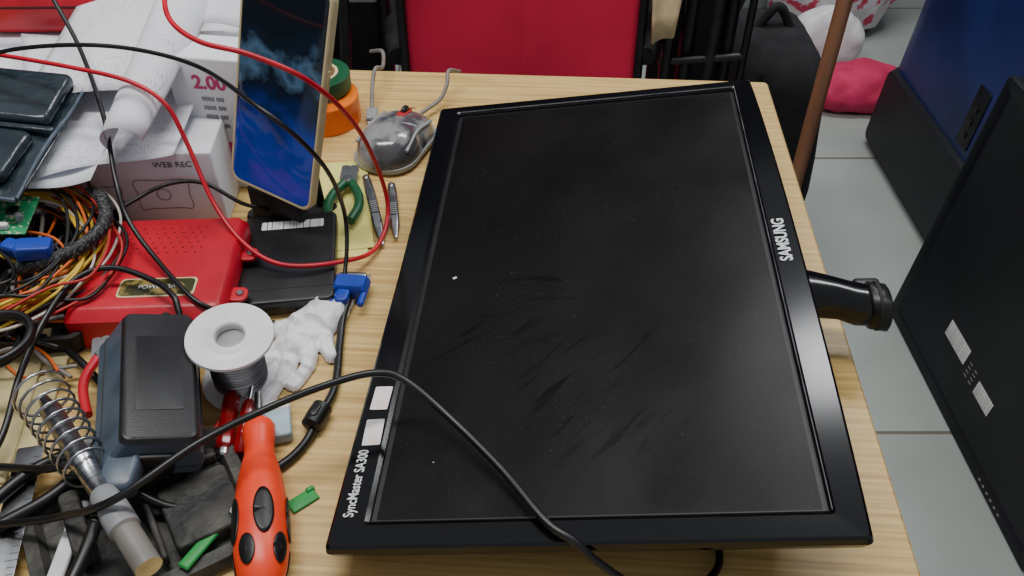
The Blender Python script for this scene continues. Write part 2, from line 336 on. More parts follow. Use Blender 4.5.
tube('adapter_cable',[(-.2447,.466,.036),(-.25,.48,.046),(-.256,.49,.05),(-.2768,.507,.05),(-.311,.519,.052),(-.3357,.507,.05),(-.349,.473,.04),(-.352,.427,.03),(-.348,.376,.02),(-.36,.33,.01)],.0024,M['cable'])
tube('test_lead_cable',[(-.255,.68,.225),(-.261,.644,.22),(-.248,.605,.215),(-.221,.5805,.21),(-.1843,.5707,.205),(-.1472,.5774,.18),(-.1267,.617,.12),(-.117,.648,.05),(-.113,.642,.012),(-.12,.598,.006),(-.144,.5637,.02),(-.188,.555,.024),(-.221,.57,.032),(-.2525,.6035,.05),(-.277,.640,.09),(-.290,.650,.12),(-.318,.660,.135),(-.370,.675,.14),(-.45,.70,.14),(-.50,.71,.14)],.0020,M['redcable'])
tube('thin_black_cable',[(-.33,.60,.05),(-.30,.625,.055),(-.27,.635,.05),(-.235,.63,.03),(-.205,.652,.01),(-.2,.69,.006)],.0018,M['cable'])
tube('thin_black_cable',[(-.34,.47,.01),(-.32,.452,.012),(-.29,.425,.006),(-.265,.41,.006)],.003,M['cable'])
tube('thin_black_cable',[(-.21,.47,.006),(-.206,.43,.006),(-.212,.39,.006),(-.225,.36,.01),(-.24,.34,.03)],.0018,M['rwire'])
tube('thin_black_cable',[(-.345,.36,.012),(-.30,.345,.03),(-.27,.35,.035),(-.25,.335,.03),(-.22,.325,.018),(-.20,.33,.012)],.0028,M['cable'])
fb=grp('ferrite_bead',(-.1395,.407,.008))
o=lathe('bead_shell',[(.004,-.011),(.0075,-.009),(.0078,0),(.0075,.009),(.004,.011)],M['black'],fb,rot=(pi/2,0,-.3));
rbox('bead_clip',(.006,.012,.002),M['black'],fb,(0,0,.0075),(0,0,-.3))

# ---------------------------------------------------------------- vga connector
vg=grp('vga_connector',(-.133,.543,.011),(0,0,-.1))
stack('hood',[(0,0,.026,.016,.003,-.007),(0,0,.028,.018,.003,-.004),(0,0,.028,.018,.003,.004),(0,0,.024,.014,.003,.007)],M['blue'],vg)
rbox('strain_relief',(.011,.016,.009),M['blue'],vg,(-.004,-.014,0))
rbox('shell_d',(.022,.007,.008),M['steel'],vg,(0,.0115,0),r=.003)
for s in(-1,1):
    rod('thumbscrew_%d'%(1 if s<0 else 2),(s*.0122,-.022,0),(s*.0122,.008,0),.0028,M['blue'],vg)
    rod('screw_tip_%d'%(1 if s<0 else 2),(s*.0122,.008,0),(s*.0122,.016,0),.0012,M['steel'],vg)

# ---------------------------------------------------------------- red metal box
rb=grp('red_power_box',(-.286,.545,0),(0,0,.05))
stack('case',[(0,0,.122,.122,.006,.001),(0,0,.122,.122,.006,.028),(0,.002,.114,.112,.006,.0345),(0,.002,.110,.108,.006,.0355)],M['redmetal'],rb)
dark=mat('hole_dark',(70,8,14),.8)
for i in range(9):
    for j in range(6):
        rod('vent_%d_%d'%(i,j),(-.004+(i-4)*.0075+(.0037 if j%2 else 0),.012+j*.0065,.0350),(-.004+(i-4)*.0075+(.0037 if j%2 else 0),.012+j*.0065,.03565),.0010,dark,rb,n=10)
rbox('label_plate',(.060,.022,.0006),M['gold'],rb,(.006,-.031,.0357),b=.0002)
rbox('label_print',(.057,.019,.0004),M['labelgreen'],rb,(.006,-.031,.0360),b=.0001)
text('label_text','POWER 2A',.006,tw,rb,(.006,-.031,.0363))
for i,(x,y) in enumerate(((.066,.02),(.066,-.03),(-.066,-.03))):
    rbox('ear_%d'%i,(.016,.016,.003),M['redmetal'],rb,(x,y,.024),r=.006,b=.0008);rod('screw_%d'%i,(x+.002,y,.025),(x+.002,y,.0275),.003,M['steel'],rb)

# ---------------------------------------------------------------- external drive
hd=grp('portable_hard_drive',(-.191,.577,0),(0,0,.13))
rbox('shell',(.080,.118,.014),M['black'],hd,(0,0,.0095),r=.006,b=.002)
rbox('barcode_label',(.054,.011,.0004),M['barcode'],hd,(.002,.042,.0168),b=.0001,r=.001)
rbox('seam',(.0805,.002,.003),M['blackmat'],hd,(0,-.042,.0155),b=.0005)
nt=grp('sticky_note_pad',(-.163,.665,0),(0,0,.12))
rbox('pad',(.055,.15,.002),M['note'],nt,(0,0,.001),r=.001,b=.0004);rbox('top_sheet',(.05,.14,.0005),M['note'],nt,(.004,.004,.0024),(0,0,.06),r=.001,b=.0001)

# ---------------------------------------------------------------- power adapter
pa=grp('power_adapter',(-.250,.400,.024),(0,.30,.30))
stack('housing',[(-.003,0,.060,.118,.006,0),(-.003,0,.066,.124,.007,.006),(-.001,0,.062,.124,.007,.012),(.002,0,.048,.122,.006,.033),(.002,0,.044,.118,.005,.0365),(.002,0,.042,.116,.005,.037)],[M['brick'],M['brickside']],pa,idx=[0,1,1,0,0],ang=20)
rbox('seam',(.0635,.1244,.0008),M['blackmat'],pa,(-.001,0,.012),r=.007,b=.0002)
rbox('top_label',(.03,.07,.0004),M['brick'],pa,(.002,0,.0372),r=.002,b=.0001)
rod('strain_relief',(.008,.056,.018),(.008,.076,.022),.005,M['black'],pa,r2=.003)
for i in range(4):rod('relief_ring_%d'%i,(.008,.060+i*.004,.0188+i*.0008),(.008,.062+i*.004,.0192+i*.0008),.0055-.0004*i,M['black'],pa)
rbox('ac_socket',(.024,.008,.018),M['black'],pa,(0,-.061,.016))
pl=grp('power_plug_cable',(-.240,.345,.044),(0,0,-.12))
rbox('plug_body',(.022,.034,.015),M['brickside'],pl,(-.002,-.012,0),(0.1,0,.15),r=.005,b=.003)
rod('relief',(-.002,-.026,0),(.000,-.05,0),.0060,M['black'],pl,r2=.0042)
tube('cord',[(-.002,-.045,0),(.002,-.07,0),(.003,-.10,-.002),(.003,-.13,-.01),(0,-.16,-.02)],.0040,M['cable'],pl)
for i in range(6):rod('relief_rib_%d'%i,(-.001,-.030-i*.004,0),(-.001,-.032-i*.004,0),.0068-.0003*i,M['black'],pl)

# ---------------------------------------------------------------- solder spool
sp=grp('solder_wire_spool',(-.203,.446,0));sp.rotation_euler=(.10,.06,0)
lathe('spool_flanges',[(.011,.002),(.028,.002),(.029,.004),(.028,.006),(.013,.007),(.013,.052),(.022,.0535),(.030,.0535),(.031,.055),(.0305,.057),(.027,.0572),(.0175,.0560),(.0165,.0565),(.0115,.0578),(.0105,.0565),(.0105,.004),(.011,.002)],M['white'],sp,n=48)
P=[]
for k in range(14):
    z=.008+k*.0031;P+=[(.0185,z),(.0198,z+.0008),(.0200,z+.0016),(.0185,z+.0031)]
lathe('wire_winding',[(.0132,.0075)]+P+[(.0132,.0515)],M['solder'],sp,n=40)

# ---------------------------------------------------------------- latex glove (crumpled, limp on the desk)
caps=[((-.163,.500),(-.151,.520),.021,.019,.015),((-.151,.520),(-.146,.548),.017,.020,.010),((-.166,.498),(-.170,.484),.020,.018,.014),
 ((-.178,.486),(-.190,.458),.0085,.0075,.009),((-.190,.458),(-.194,.432),.0075,.0060,.008),
 ((-.170,.482),(-.173,.448),.0080,.0070,.009),((-.173,.448),(-.184,.416),.0070,.0060,.008),
 ((-.158,.484),(-.156,.460),.0080,.0070,.009),((-.156,.460),(-.163,.442),.0070,.0055,.007),
 ((-.149,.492),(-.139,.470),.0075,.0060,.008),
 ((-.180,.504),(-.202,.494),.0085,.0065,.008)]
def glove(x,y):
    best=-1
    wob=.0022*noise.noise(Vector((x*60,y*60,7)));x+=wob;y+=.0022*noise.noise(Vector((x*60,y*60,17)))
    for a,b,r0,r1,h in caps:
        ax,ay=a;bx,by=b;dx,dy=bx-ax,by-ay;t=max(0,min(1,((x-ax)*dx+(y-ay)*dy)/(dx*dx+dy*dy)))
        r=r0+(r1-r0)*t
        d=math.hypot(x-ax-dx*t,y-ay-dy*t)/r
        if d<1:best=max(best,h*(1-d**3)**.6)
    return best
bm=bmesh.new();st_=.0007;g={}
nx,ny=int(.095/st_),int(.165/st_)
for i in range(nx):
    for j in range(ny):
        x=-.215+i*st_;y=.405+j*st_;h=glove(x,y)
        if h>0:
            # long soft creases running across the glove plus a few folds
            q=Vector((x*30+y*55+noise.noise(Vector((x*40,y*40,0)))*.8,y*18-x*35,1))
            rid=1-abs(noise.noise(q))*2.4;rid2=1-abs(noise.noise(Vector((x*110,y*45,4))))*2.4
            zz=.001+h*(.62+.38*max(0,rid)**1.5+.12*max(0,rid2))
            g[i,j]=bm.verts.new((x,y,zz))
for (i,j) in list(g):
    k=[(i,j),(i+1,j),(i+1,j+1),(i,j+1)]
    if all(c in g for c in k):bm.faces.new([g[c] for c in k])
for v in [v for v in bm.verts if not v.link_faces]:bm.verts.remove(v)
for e in [e for e in bm.edges if e.is_boundary]:
    for v in e.verts:v.co.z=.0008
me=bpy.data.meshes.new('latex_glove');bm.to_mesh(me);bm.free();gl=add('latex_glove',me,M['glove'])
s=gl.modifiers.new('s','SMOOTH');s.factor=.5;s.iterations=4

# ---------------------------------------------------------------- big screwdriver
sd=grp('screwdriver');A=Vector((-.176,.392,.017));B=Vector((-.146,.262,.018))
aim(sd,A,B)
prof=[(.003,-.002),(.0095,0),(.0110,.003),(.0108,.010),(.0098,.020),(.0102,.028),(.0125,.038),(.0150,.052),(.0168,.070),(.0172,.088),(.0165,.104),(.0148,.116),(.0115,.126),(.006,.131)]
lathe('grip',prof,M['orange'],sd,n=40)
def inset(name,ang,z,a,b,R):
    def fn(u,v):
        r=v;t=2*pi*u;x=a*r*math.cos(t)/R;zz=z+b*r*math.sin(t)
        rad=R
        for k in range(len(prof)-1):
            if prof[k][1]<=zz<=prof[k+1][1]:
                f=(zz-prof[k][1])/(prof[k+1][1]-prof[k][1]);rad=prof[k][0]*(1-f)+prof[k+1][0]*f+.0007
        return (rad*math.cos(ang+x),rad*math.sin(ang+x),zz)
    sheet(name,fn,28,5,M['black'],sd,thick=.0006)
for i,a in enumerate((-2.6,-1.3,0,1.3,2.6)):
    inset('inlay_%d'%i,a,.083,.0058,.017,.016)
    inset('inlay_tail_%d'%i,a+.65,.108,.0045,.010,.014)
rod('blade',(0,0,-.03),(0,0,.002),.003,M['steel'],sd)
ps=grp('precision_screwdriver');aim(ps,(-.198,.375,.010),(-.206,.452,.014))
lathe('handle',[(.004,0),(.0065,.003),(.0065,.018),(.005,.022),(.0062,.027),(.0062,.045),(.004,.05)],M['redclear'],ps,n=8);rod('shaft',(0,0,.048),(0,0,.08),.0016,M['steel'],ps);rod('cap',(0,0,-.006),(0,0,.001),.005,M['steel'],ps)
ps=grp('precision_screwdriver');aim(ps,(-.186,.372,.010),(-.190,.44,.016))
lathe('handle',[(.004,0),(.0055,.003),(.0055,.018),(.0042,.022),(.0052,.027),(.0052,.040),(.003,.045)],M['redclear'],ps,n=8);rod('shaft',(0,0,.043),(0,0,.07),.0014,M['steel'],ps)
pb=grp('small_plastic_case',(-.168,.404,0),(0,0,.25));rbox('body',(.020,.034,.010),M['ltblue'],pb,(0,0,.0055),r=.003);rbox('lid',(.0205,.010,.0106),M['white'],pb,(0,.012,.0058),r=.002)
gs=grp('green_plastic_clip',(-.139,.341,0),(0,0,.7));rbox('plate',(.020,.011,.002),M['green'],gs,(0,0,.001),r=.001);rbox('tab',(.006,.004,.003),M['green'],gs,(.008,.004,.002),r=.001)
gs=grp('green_plastic_clip',(-.188,.305,.014),(0,0,1.1));rbox('plate',(.05,.008,.003),M['green'],gs,(0,0,.0015),r=.001);rbox('tab',(.006,.010,.004),M['green'],gs,(.018,.0,.002),r=.001)

# ---------------------------------------------------------------- soldering iron stand
st=grp('soldering_iron_stand',(-.235,.318,0),(0,0,.55))
stack('base_tray',[(0,0,.135,.105,.012,.0),(0,0,.14,.11,.012,.004),(0,0,.136,.106,.012,.012),(0,0,.12,.09,.008,.013),(0,0,.112,.082,.006,.007)],M['dirty'],st)
rbox('sponge_block',(.045,.05,.012),M['dirty'],st,(.035,-.012,.013));rbox('bracket',(.012,.05,.018),M['dirty'],st,(-.035,.01,.019))
rbox('rib_a',(.05,.004,.010),M['dirty'],st,(.03,.022,.016));rbox('rib_b',(.004,.07,.010),M['dirty'],st,(.005,-.005,.016));rod('screw_post',(.052,-.03,.008),(.052,-.03,.022),.004,M['steel'],st)
A=Vector((-.306,.380,.050));B=Vector((-.208,.268,.042))
ir=grp('soldering_iron');aim(ir,A,B)
lathe('metal_tube',[(.003,-.01),(.005,0),(.0070,.003),(.0070,.05),(.0082,.052),(.0082,.058),(.007,.06),(.007,.085),(.0085,.088),(.0095,.10),(.0095,.118),(.0080,.120),(.0080,.150)],[M['steel'],M['silverpl'],M['grey']],ir,idx=[0,0,0,0,0,0,0,1,1,1,2,2])
H=[];n=9
for i in range(n*16+1):
    a=2*pi*i/16;t=i/(n*16);H.append(((.0172-.004*t)*math.cos(a),(.0172-.004*t)*math.sin(a),-.018+.085*t))
cu=bpy.data.curves.new('coil','CURVE');cu.dimensions='3D';cu.bevel_depth=.0010;s=cu.splines.new('POLY');s.points.add(len(H)-1)
for i,q in enumerate(H):s.points[i].co=(*q,1)
cu.materials.append(M['steel']);o=bpy.data.objects.new('spring_coil',cu);COL.objects.link(o);o.parent=ir
rod('post',(-.262,.329,.006),(-.262,.329,.045),.005,M['dirty'])
bpy.context.view_layer.update()
po=bpy.data.objects['post'];po.parent=st;po.matrix_parent_inverse=(Matrix.Translation((-.235,.318,0))@Matrix.Rotation(.55,4,'Z')).inverted()
def pliers(name,loc,rot,hm,s=1,L=.07):
    g=grp(name,loc,rot);g.scale=(s,s,s)
    for k in(-1,1):
        tube('handle_%s'%('a' if k<0 else 'b'),[(k*.003,0,0),(k*.012,-.02,0),(k*.014,-.04,0),(k*.009,-L,0)],.0045,hm,g)
        stack('jaw_%s'%('a' if k<0 else 'b'),[(k*.004,.012,.008,.026,.003,-.003),(k*.004,.012,.008,.026,.003,.003)],M['steel'],g)
    rod('pivot',(0,.002,-.005),(0,.002,.005),.005,M['steel'],g);return g
pliers('cutting_pliers',(-.305,.452,.022),(0,0,.3),M['redmetal'],.8)
pliers('long_nose_pliers',(-.285,.368,.018),(0,0,-.7),M['black'],1.0)
g=pliers('snip_scissors',(-.156,.69,.012),(0,0,.02),M['dkgreen'],1.0,.06)
rl=grp('steel_ruler',(-.318,.318,.012),(0,0,.2));rbox('strip',(.018,.12,.0012),M['steel'],rl,r=.002,b=.0003)
for i in range(22):rbox('tick_%d'%i,(.005 if i%5 else .009,.0004,.0003),M['ink'],rl,(.006,-.055+i*.005,.0007),b=.0001,r=.0001)
wp=grp('white_plastic_strip',(-.272,.292,.02),(0,0,.05));rbox('strip',(.010,.07,.004),M['white'],wp,r=.003);rbox('notch',(.006,.01,.005),M['silverpl'],wp,(0,.02,0))
bc=grp('folded_card',(-.352,.425,0),(0,0,.12));rbox('card',(.05,.16,.004),M['beige'],bc,(-.01,0,.002),r=.002);rbox('fold',(.03,.15,.003),M['beige'],bc,(-.015,0,.0055),(0,0,.05),r=.002)
cr=tube('coiled_cable',[[(.024*math.cos(a)*(1+.05*k),.026*math.sin(a),.004*k) for a in [2*pi*i/14 for i in range(14)]] for k in range(2)],.0028,M['cable'],cyc=True,loc=(-.372,.445,.045))
def tweezer(name,p0,p1,w):
    g=grp(name);p0=Vector(p0);p1=Vector(p1);d=p1-p0;g.location=p0;g.rotation_euler=(0,0,math.atan2(d.y,d.x));Ln=d.length
    for k in(-1,1):
        def fn(u,v,k=k):
            ww=w*(.45+.55*math.sin(min(1,u*1.6+.25)*pi*.62))*(1 if u<.75 else 1-.8*(u-.75)/.25)
            return (u*Ln,(v-.5)*ww,.004+k*.0035*math.sin(pi*min(1,u*1.0))*.9)
        sheet('arm_%s'%('a' if k<0 else 'b'),fn,24,3,M['steel'],g,.0011)
    rbox('joint',(.008,w*.5,.004),M['steel'],g,(.003,0,.004));
    for i in range(6):rbox('knurl_%d'%i,(.0012,w*.75,.0008),M['silverpl'],g,(Ln*.45+i*.003,0,.0085),b=.0002)
tweezer('tweezers',(-.143,.713,0),(-.114,.605,0),.009)
tweezer('tweezers',(-.1165,.700,0),(-.1035,.615,0),.009)

# ---------------------------------------------------------------- smartphone
BR=Vector((-.1735,.604,.04));BL=Vector((-.2488,.6435,.05));U=Vector((.0395,.0304,.177)).normalized()
X=(BR-BL).normalized();U=(U-X*U.dot(X)).normalized();Zn=X.cross(U)
ph=grp('smartphone');ph.rotation_mode='QUATERNION';ph.location=(BR+BL)/2
ph.rotation_quaternion=Matrix((X,U,Zn)).transposed().to_quaternion()
PW,PL=.086,.190
stack('case',[(0,PL/2,PW-.004,PL-.004,.009,-.010),(0,PL/2,PW,PL,.010,-.008),(0,PL/2,PW,PL,.010,-.001),(0,PL/2,PW-.002,PL-.002,.009,0),(0,PL/2,PW-.005,PL-.005,.008,0),(0,PL/2,PW-.0055,PL-.0055,.008,-.0008)],M['gold'],ph)
stack('glass',[(0,PL/2,PW-.006,PL-.006,.008,-.001),(0,PL/2,PW-.006,PL-.006,.008,-.0002),(0,PL/2,PW-.007,PL-.007,.008,.0)],M['phoneglass'],ph)
rbox('side_button',(.0015,.014,.003),M['gold'],ph,(PW/2+.0003,.12,-.005),b=.0003,r=.0005)
rbox('speaker_slot',(.014,.0012,.0004),M['blackmat'],ph,(0,PL-.006,.0),b=.0001)
ps=grp('phone_stand',(-.210,.648,0),(0,0,-.48))
stack('foot',[(0,.012,.07,.055,.006,0),(0,.012,.068,.053,.006,.004)],M['blackmat'],ps)
rod('post_left',(-.02,.03,.003),(-.006,.030,.12),.004,M['black'],ps);rod('post_right',(.02,.03,.003),(.014,.03,.10),.004,M['black'],ps)
rbox('ledge',(.06,.012,.034),M['blackmat'],ps,(.004,-.008,.02))

# ---------------------------------------------------------------- boxes & paper pile
cb=grp('white_carton',(-.40,.74,0),(0,0,.05))
stack('carton',[(0,0,.27,.21,.002,.001),(0,0,.27,.21,.002,.074),(0,0,.268,.208,.002,.076)],M['paper'],cb)
rbox('back_carton',(.40,.20,.08),M['paper'],cb,(-.07,.205,.041),r=.002)
text('front_text','WEB REC',.008,M['ink'],cb,(.10,-.1056,.066),(pi/2,0,0))
for i,(x,z,w,h) in enumerate(((-.05,.035,.05,.03),(.02,.033,.055,.022),(.085,.035,.045,.03))):
    tube('print_outline_%d'%i,[(x-w/2,-.1056,z-h/2),(x-w/4,-.1056,z-h/2),(x+w/4,-.1056,z-h/2),(x+w/2,-.1056,z-h/2),(x+w/2,-.1056,z),(x+w/2,-.1056,z+h/2),(x,-.1056,z+h/2),(x-w/2,-.1056,z+h/2),(x-w/2,-.1056,z)],.0003,M['ink'],cb,cyc=True)
    tube('print_dial_%d'%i,[(x+.006*math.cos(a),-.1056,z+.006*math.sin(a)) for a in [k*pi/4 for k in range(8)]],.0003,M['ink'],cb,cyc=True)
pk=grp('price_package',(-.268,.722,0),(0,0,-.15))
rbox('pack',(.070,.045,.135),M['paper'],pk,(0,0,.068),r=.003);rbox('pink_band',(.0705,.0455,.022),M['pinkprint'],pk,(0,0,.042),r=.003)
text('price_text','2.00',.018,M['pinkprint'],pk,(0.004,-.0232,.112),(pi/2,0,0),bold=.0006)
for k in range(4):text('sub_text_%d'%k,'IIIIIIII IIIII',.006,M['ink'],pk,(.004,-.0232,.096-.009*k),(pi/2,0,0))
def p1(u,v):
    p=bil((-.395,.600,.078),(-.288,.632,.084),(-.285,.82,.10),(-.50,.84,.09),u,v);p.z+=.003*math.sin(5*u+3*v);return p
sheet('loose_paper',p1,20,20,M['print'])
def p2(u,v):
    a=-.6+u*3.6;r=.018+.010*v;c=Vector((-.322,.622,.100)).lerp(Vector((-.300,.80,.150)),v)
    return c+Vector((-r*math.cos(a)*1.0,-.004*math.sin(a),r*math.sin(a)*.9))
sheet('loose_paper',p2,28,12,M['print'])
def p3(u,v):
    p=bil((-.44,.588,.068),(-.345,.595,.082),(-.35,.74,.094),(-.47,.74,.088),u,v);p.z+=.003*math.sin(6*u);return p
sheet('loose_paper',p3,20,10,M['paper'])
def p4(u,v):
    p=bil((-.44,.70,.094),(-.315,.69,.110),(-.275,.86,.15),(-.44,.86,.115),u,v);p.z+=.004*math.sin(3*u);return p
sheet('loose_paper',p4,20,10,M['print'])
def p5(u,v):
    p=bil((-.30,.76,.137),(-.235,.745,.137),(-.22,.85,.20),(-.33,.86,.18),u,v);p.z+=.006*math.sin(3*u);return p
sheet('loose_paper',p5,16,10,M['print'])
rc=grp('red_plastic_case',(-.440,.912,.085),(0,0,.02))
stack('case_body',[(0,0,.21,.11,.02,0),(0,0,.22,.12,.024,.008),(0,0,.22,.12,.024,.035),(0,0,.208,.108,.02,.045)],M['redmetal'],rc)
rbox('latch',(.03,.006,.016),M['redmetal'],rc,(.03,-.061,.025));rbox('groove',(.214,.004,.003),dark,rc,(0,-.0592,.028))
# two battery packs sealed in dark film
ab=grp('battery_pack_bag',(-.442,.640,.100),(.12,.10,-.04))
film=stack('film_pouch',[(0,0,.116,.158,.003,-.002),(0,0,.118,.160,.003,0),(0,0,.112,.152,.004,.003)],M['bag'],ab);crumple(film,.003,.012,3)
rbox('pack_far',(.098,.066,.012),M['bag'],ab,(0,.038,.008),(0,0,.02),r=.006,b=.004)
rbox('pack_near',(.092,.058,.012),M['bag'],ab,(-.002,-.036,.008),(0,0,-.03),r=.006,b=.004)
rbox('seal_strip',(.114,.006,.003),M['bag'],ab,(0,.001,.008),(0,0,.0),r=.001)
tube('film_fold',[[(-.055,-.079,.002),(-.02,-.080,.004),(.02,-.078,.003),(.057,-.079,.002)],[(.058,-.078,.003),(.057,-.02,.006),(.059,.03,.004),(.058,.078,.003)]],.0016,M['brickside'],ab)

# ---------------------------------------------------------------- wire harness on the left
base=[(-.421,.633,.055),(-.37,.61,.055),(-.335,.5625,.05),(-.342,.513,.045),(-.363,.49,.045),(-.395,.475,.04)]
def bundle(name,n,m,r,spread,b=base):
    P=[]
    for k in range(n):
        dx,dy,dz=[random.uniform(-spread,spread) for _ in range(3)]
        P.append([(x+dx+random.uniform(-.008,.008),y+dy+random.uniform(-.008,.008),max(.006,z+dz*.8+random.uniform(-.004,.004))) for x,y,z in b])
    return tube(name,P,r,m,wh)
wh=grp('wire_harness')
bundle('yellow_wires',6,M['yellow'],.0014,.016);bundle('orange_wires',3,M['owire'],.0012,.018);bundle('red_wires',3,M['rwire'],.0012,.016);bundle('white_wires',2,M['wwire'],.0011,.018);bundle('black_wires',8,M['cable'],.0014,.02)
b2=[(-.43,.56,.045),(-.39,.545,.045),(-.36,.52,.04),(-.375,.495,.04),(-.42,.49,.03)]
bundle('yellow_wires',4,M['yellow'],.0013,.012,b2);bundle('orange_wires',3,M['owire'],.0012,.016,b2);bundle('black_wires',7,M['cable'],.0014,.02,b2)
b3=[(-.41,.60,.03),(-.40,.55,.03),(-.40,.50,.025),(-.37,.47,.02),(-.35,.46,.02)]
bundle('grey_wires',5,M['grey'],.0016,.02,b3);bundle('black_wires',10,M['cable'],.0018,.025,b3);bundle('orange_wires',3,M['owire'],.0012,.02,b3)
tube('braided_sleeve',[(-.355,.605,.062),(-.338,.59,.064),(-.330,.565,.060),(-.338,.54,.058),(-.357,.525,.055),(-.385,.52,.05)],.0058,M['braid'],wh)
rbox('blue_plug',(.026,.016,.012),M['blue'],wh,(-.370,.527,.064),(0,.1,.2),r=.003);rbox('blue_plug_b',(.02,.012,.01),M['blue'],wh,(-.390,.535,.058),(0,.1,-.3),r=.003)
pc=grp('circuit_board',(-.408,.568,.066),(0.1,.1,.1));rbox('board',(.04,.045,.0016),M['pcb'],pc,b=.0003,r=.001)
rbox('chip',(.010,.010,.002),M['black'],pc,(.004,.004,.0017));rbox('header',(.02,.005,.006),M['white'],pc,(-.003,-.016,.003));rod('cap_1',(.012,-.006,0),(.012,-.006,.007),.003,M['silverpl'],pc)
un=grp('black_storage_tray',(-.40,.55,0),(0,0,.1));stack('tray',[(0,0,.12,.16,.01,.001),(0,0,.125,.165,.01,.02),(0,0,.117,.157,.008,.02),(0,0,.115,.155,.008,.006)],M['blackmat'],un)

# ---------------------------------------------------------------- mouse
ms=grp('computer_mouse',(-.118,.765,0),(0,0,-.35))
def mouse(u,v):
    t=2*pi*u;wy=.050;wx=.034;k=math.cos(v*pi/2)**.55 if v<1 else 0
    x=wx*k*math.copysign(abs(math.cos(t))**.85,math.cos(t));y=wy*k*math.copysign(abs(math.sin(t))**.85,math.sin(t))
    z=.006+.028*math.sin(v*pi/2)*(1-.25*(y/.05 if y>0 else y/.05*.3))
    x*=1-.12*math.exp(-((y-.005)/.02)**2);return (x,y,z)
sheet('shell',mouse,40,14,M['mouse'],ms,.0008)
stack('base',[(0,0,.058,.094,.026,.0),(0,0,.066,.100,.028,.004),(0,0,.066,.100,.028,.008)],M['silverpl'],ms)
rod('scroll_wheel',(-.003,.026,.0295),(.003,.026,.0295),.007,M['black'],ms)
rbox('wheel_slot',(.010,.024,.002),M['rwire'],ms,(0,.024,.0305),(-.18,0,0),r=.004)
rbox('button_split',(.0012,.022,.001),M['black'],ms,(0,.04,.0265),(-.5,0,0),b=.0003)
tube('trim_ridge',[(-.027,-.03,.022),(-.025,0,.027),(-.026,.03,.022)],.0018,M['silverpl'],ms);tube('trim_ridge_b',[(.027,-.03,.022),(.025,0,.027),(.026,.03,.022)],.0018,M['silverpl'],ms)
tube('mouse_cord',[(.0,.045,.012),(.004,.07,.01),(.010,.09,.012),(.012,.105,.022),(.008,.12,.03),(.012,.14,.02)],.0022,M['grey'],ms)
uc=grp('usb_plug_cable');tube('cord',[(-.150,.83,.01),(-.152,.86,.02),(-.150,.88,.03),(-.145,.90,.022),(-.15,.94,.02),(-.17,.98,.0)],.0022,M['grey'],uc);rbox('plug',(.012,.022,.007),M['silverpl'],uc,(-.149,.82,.008),(0,0,.05),r=.002)
rbox('metal_tip',(.009,.010,.004),M['steel'],uc,(-.148,.806,.008),r=.001)

# ---------------------------------------------------------------- tape rolls
def tape(name,loc,R,r,h,m,rot=(0,0,0)):
    g=grp(name,loc,rot)
    lathe('tape',[(r,0),(R-.001,0),(R,.001),(R,h-.001),(R-.001,h),(r,h),(r,0)],m,g,n=40)
    lathe('core',[(r-.003,.0),(r,.0),(r,h+.0004),(r-.003,h+.0004),(r-.003,.0)],M['cream'],g,n=40);return g
tape('tape_roll',(-.200,.825,.0),.038,.022,.030,M['amber'])
tape('tape_roll',(-.204,.835,.032),.034,.022,.018,M['dkgreen'])

# ---------------------------------------------------------------- background: camping chair
ch=grp('folding_chair',(.015,1.22,FZ))
def back(u,v):
    x=-.172+.344*u;z=.42+.50*v;y=.03*math.cos((u-.5)*pi)+.03*v+.005*math.sin(9*u)*math.sin(3*v)+.006*math.exp(-((u-.52-.1*(v-.5))/.03)**2)*v;return (x,y,z)
sheet('back_fabric',back,40,16,M['redfab'],ch,.003)
def seat(u,v):return (-.20+.40*u,.02+.40*v,.40-.03*math.sin(pi*u)*math.sin(pi*v)+.02*v)
sheet('seat_fabric',seat,16,16,M['redfab'],ch,.003)
for s,nm in((-1,'left'),(1,'right')):
    tube('back_post_'+nm,[(s*.21,.02,.0),(s*.19,.0,.3),(s*.178,.0,.5),(s*.178,.02,.95)],.007,M['black'],ch)
    rod('cross_leg_%s_a'%nm,(s*.20,.0,.01),(-s*.20,.42,.42),.008,M['black'],ch);rod('front_post_'+nm,(s*.21,.44,0),(s*.21,.44,.6),.009,M['black'],ch)
    tube('arm_'+nm,[(s*.185,0,.62),(s*.215,.15,.64),(s*.215,.3,.62),(s*.21,.44,.60)],.016,M['fabricblack'],ch)
rod('side_bar',(-.21,.02,.12),(.21,.02,.12),.007,M['black'],ch);rod('top_bar',(-.178,.02,.95),(.178,.02,.95),.009,M['black'],ch)
c2=grp('metal_folding_stool',(-.255,1.25,FZ))
for i,(x0,x1) in enumerate(((-.06,.02),(.02,-.05),(.05,.06),(.0,.035))):
    rod('frame_tube_%d'%i,(x0,.02*i,0),(x1,.03*i,.82),.009,M['black'],c2)
rbox('folded_seat',(.14,.05,.32),M['fabricblack'],c2,(-.02,.08,.62),(.1,0,0),r=.01,b=.008)
rbox('cross_plate',(.11,.01,.014),M['silverpl'],c2,(0,0,.70));rbox('arm_pad',(.03,.12,.02),M['black'],c2,(.045,.03,.80),r=.008)
c3=grp('luggage_trolley',(.285,1.24,FZ))
for i,(x0,x1,r) in enumerate(((-.06,-.045,.009),(-.02,-.015,.012),(.01,.02,.008),(.05,.045,.011),(.065,.07,.006))):
    rod('rail_%d'%i,(x0,.02*(i%2),0),(x1,.02*(i%2),.80-.02*i),r,M['black'] if i!=2 else M['blackmat'],c3)
    rod('rail_cap_%d'%i,(x1,.02*(i%2),.79-.02*i),(x1,.02*(i%2),.82-.02*i),r*1.4,M['black'],c3)
for i,z in enumerate((.25,.5,.60)):rod('cross_%d'%i,(-.06,.0,z),(.07,.0,z+.01),.006,M['black'],c3)
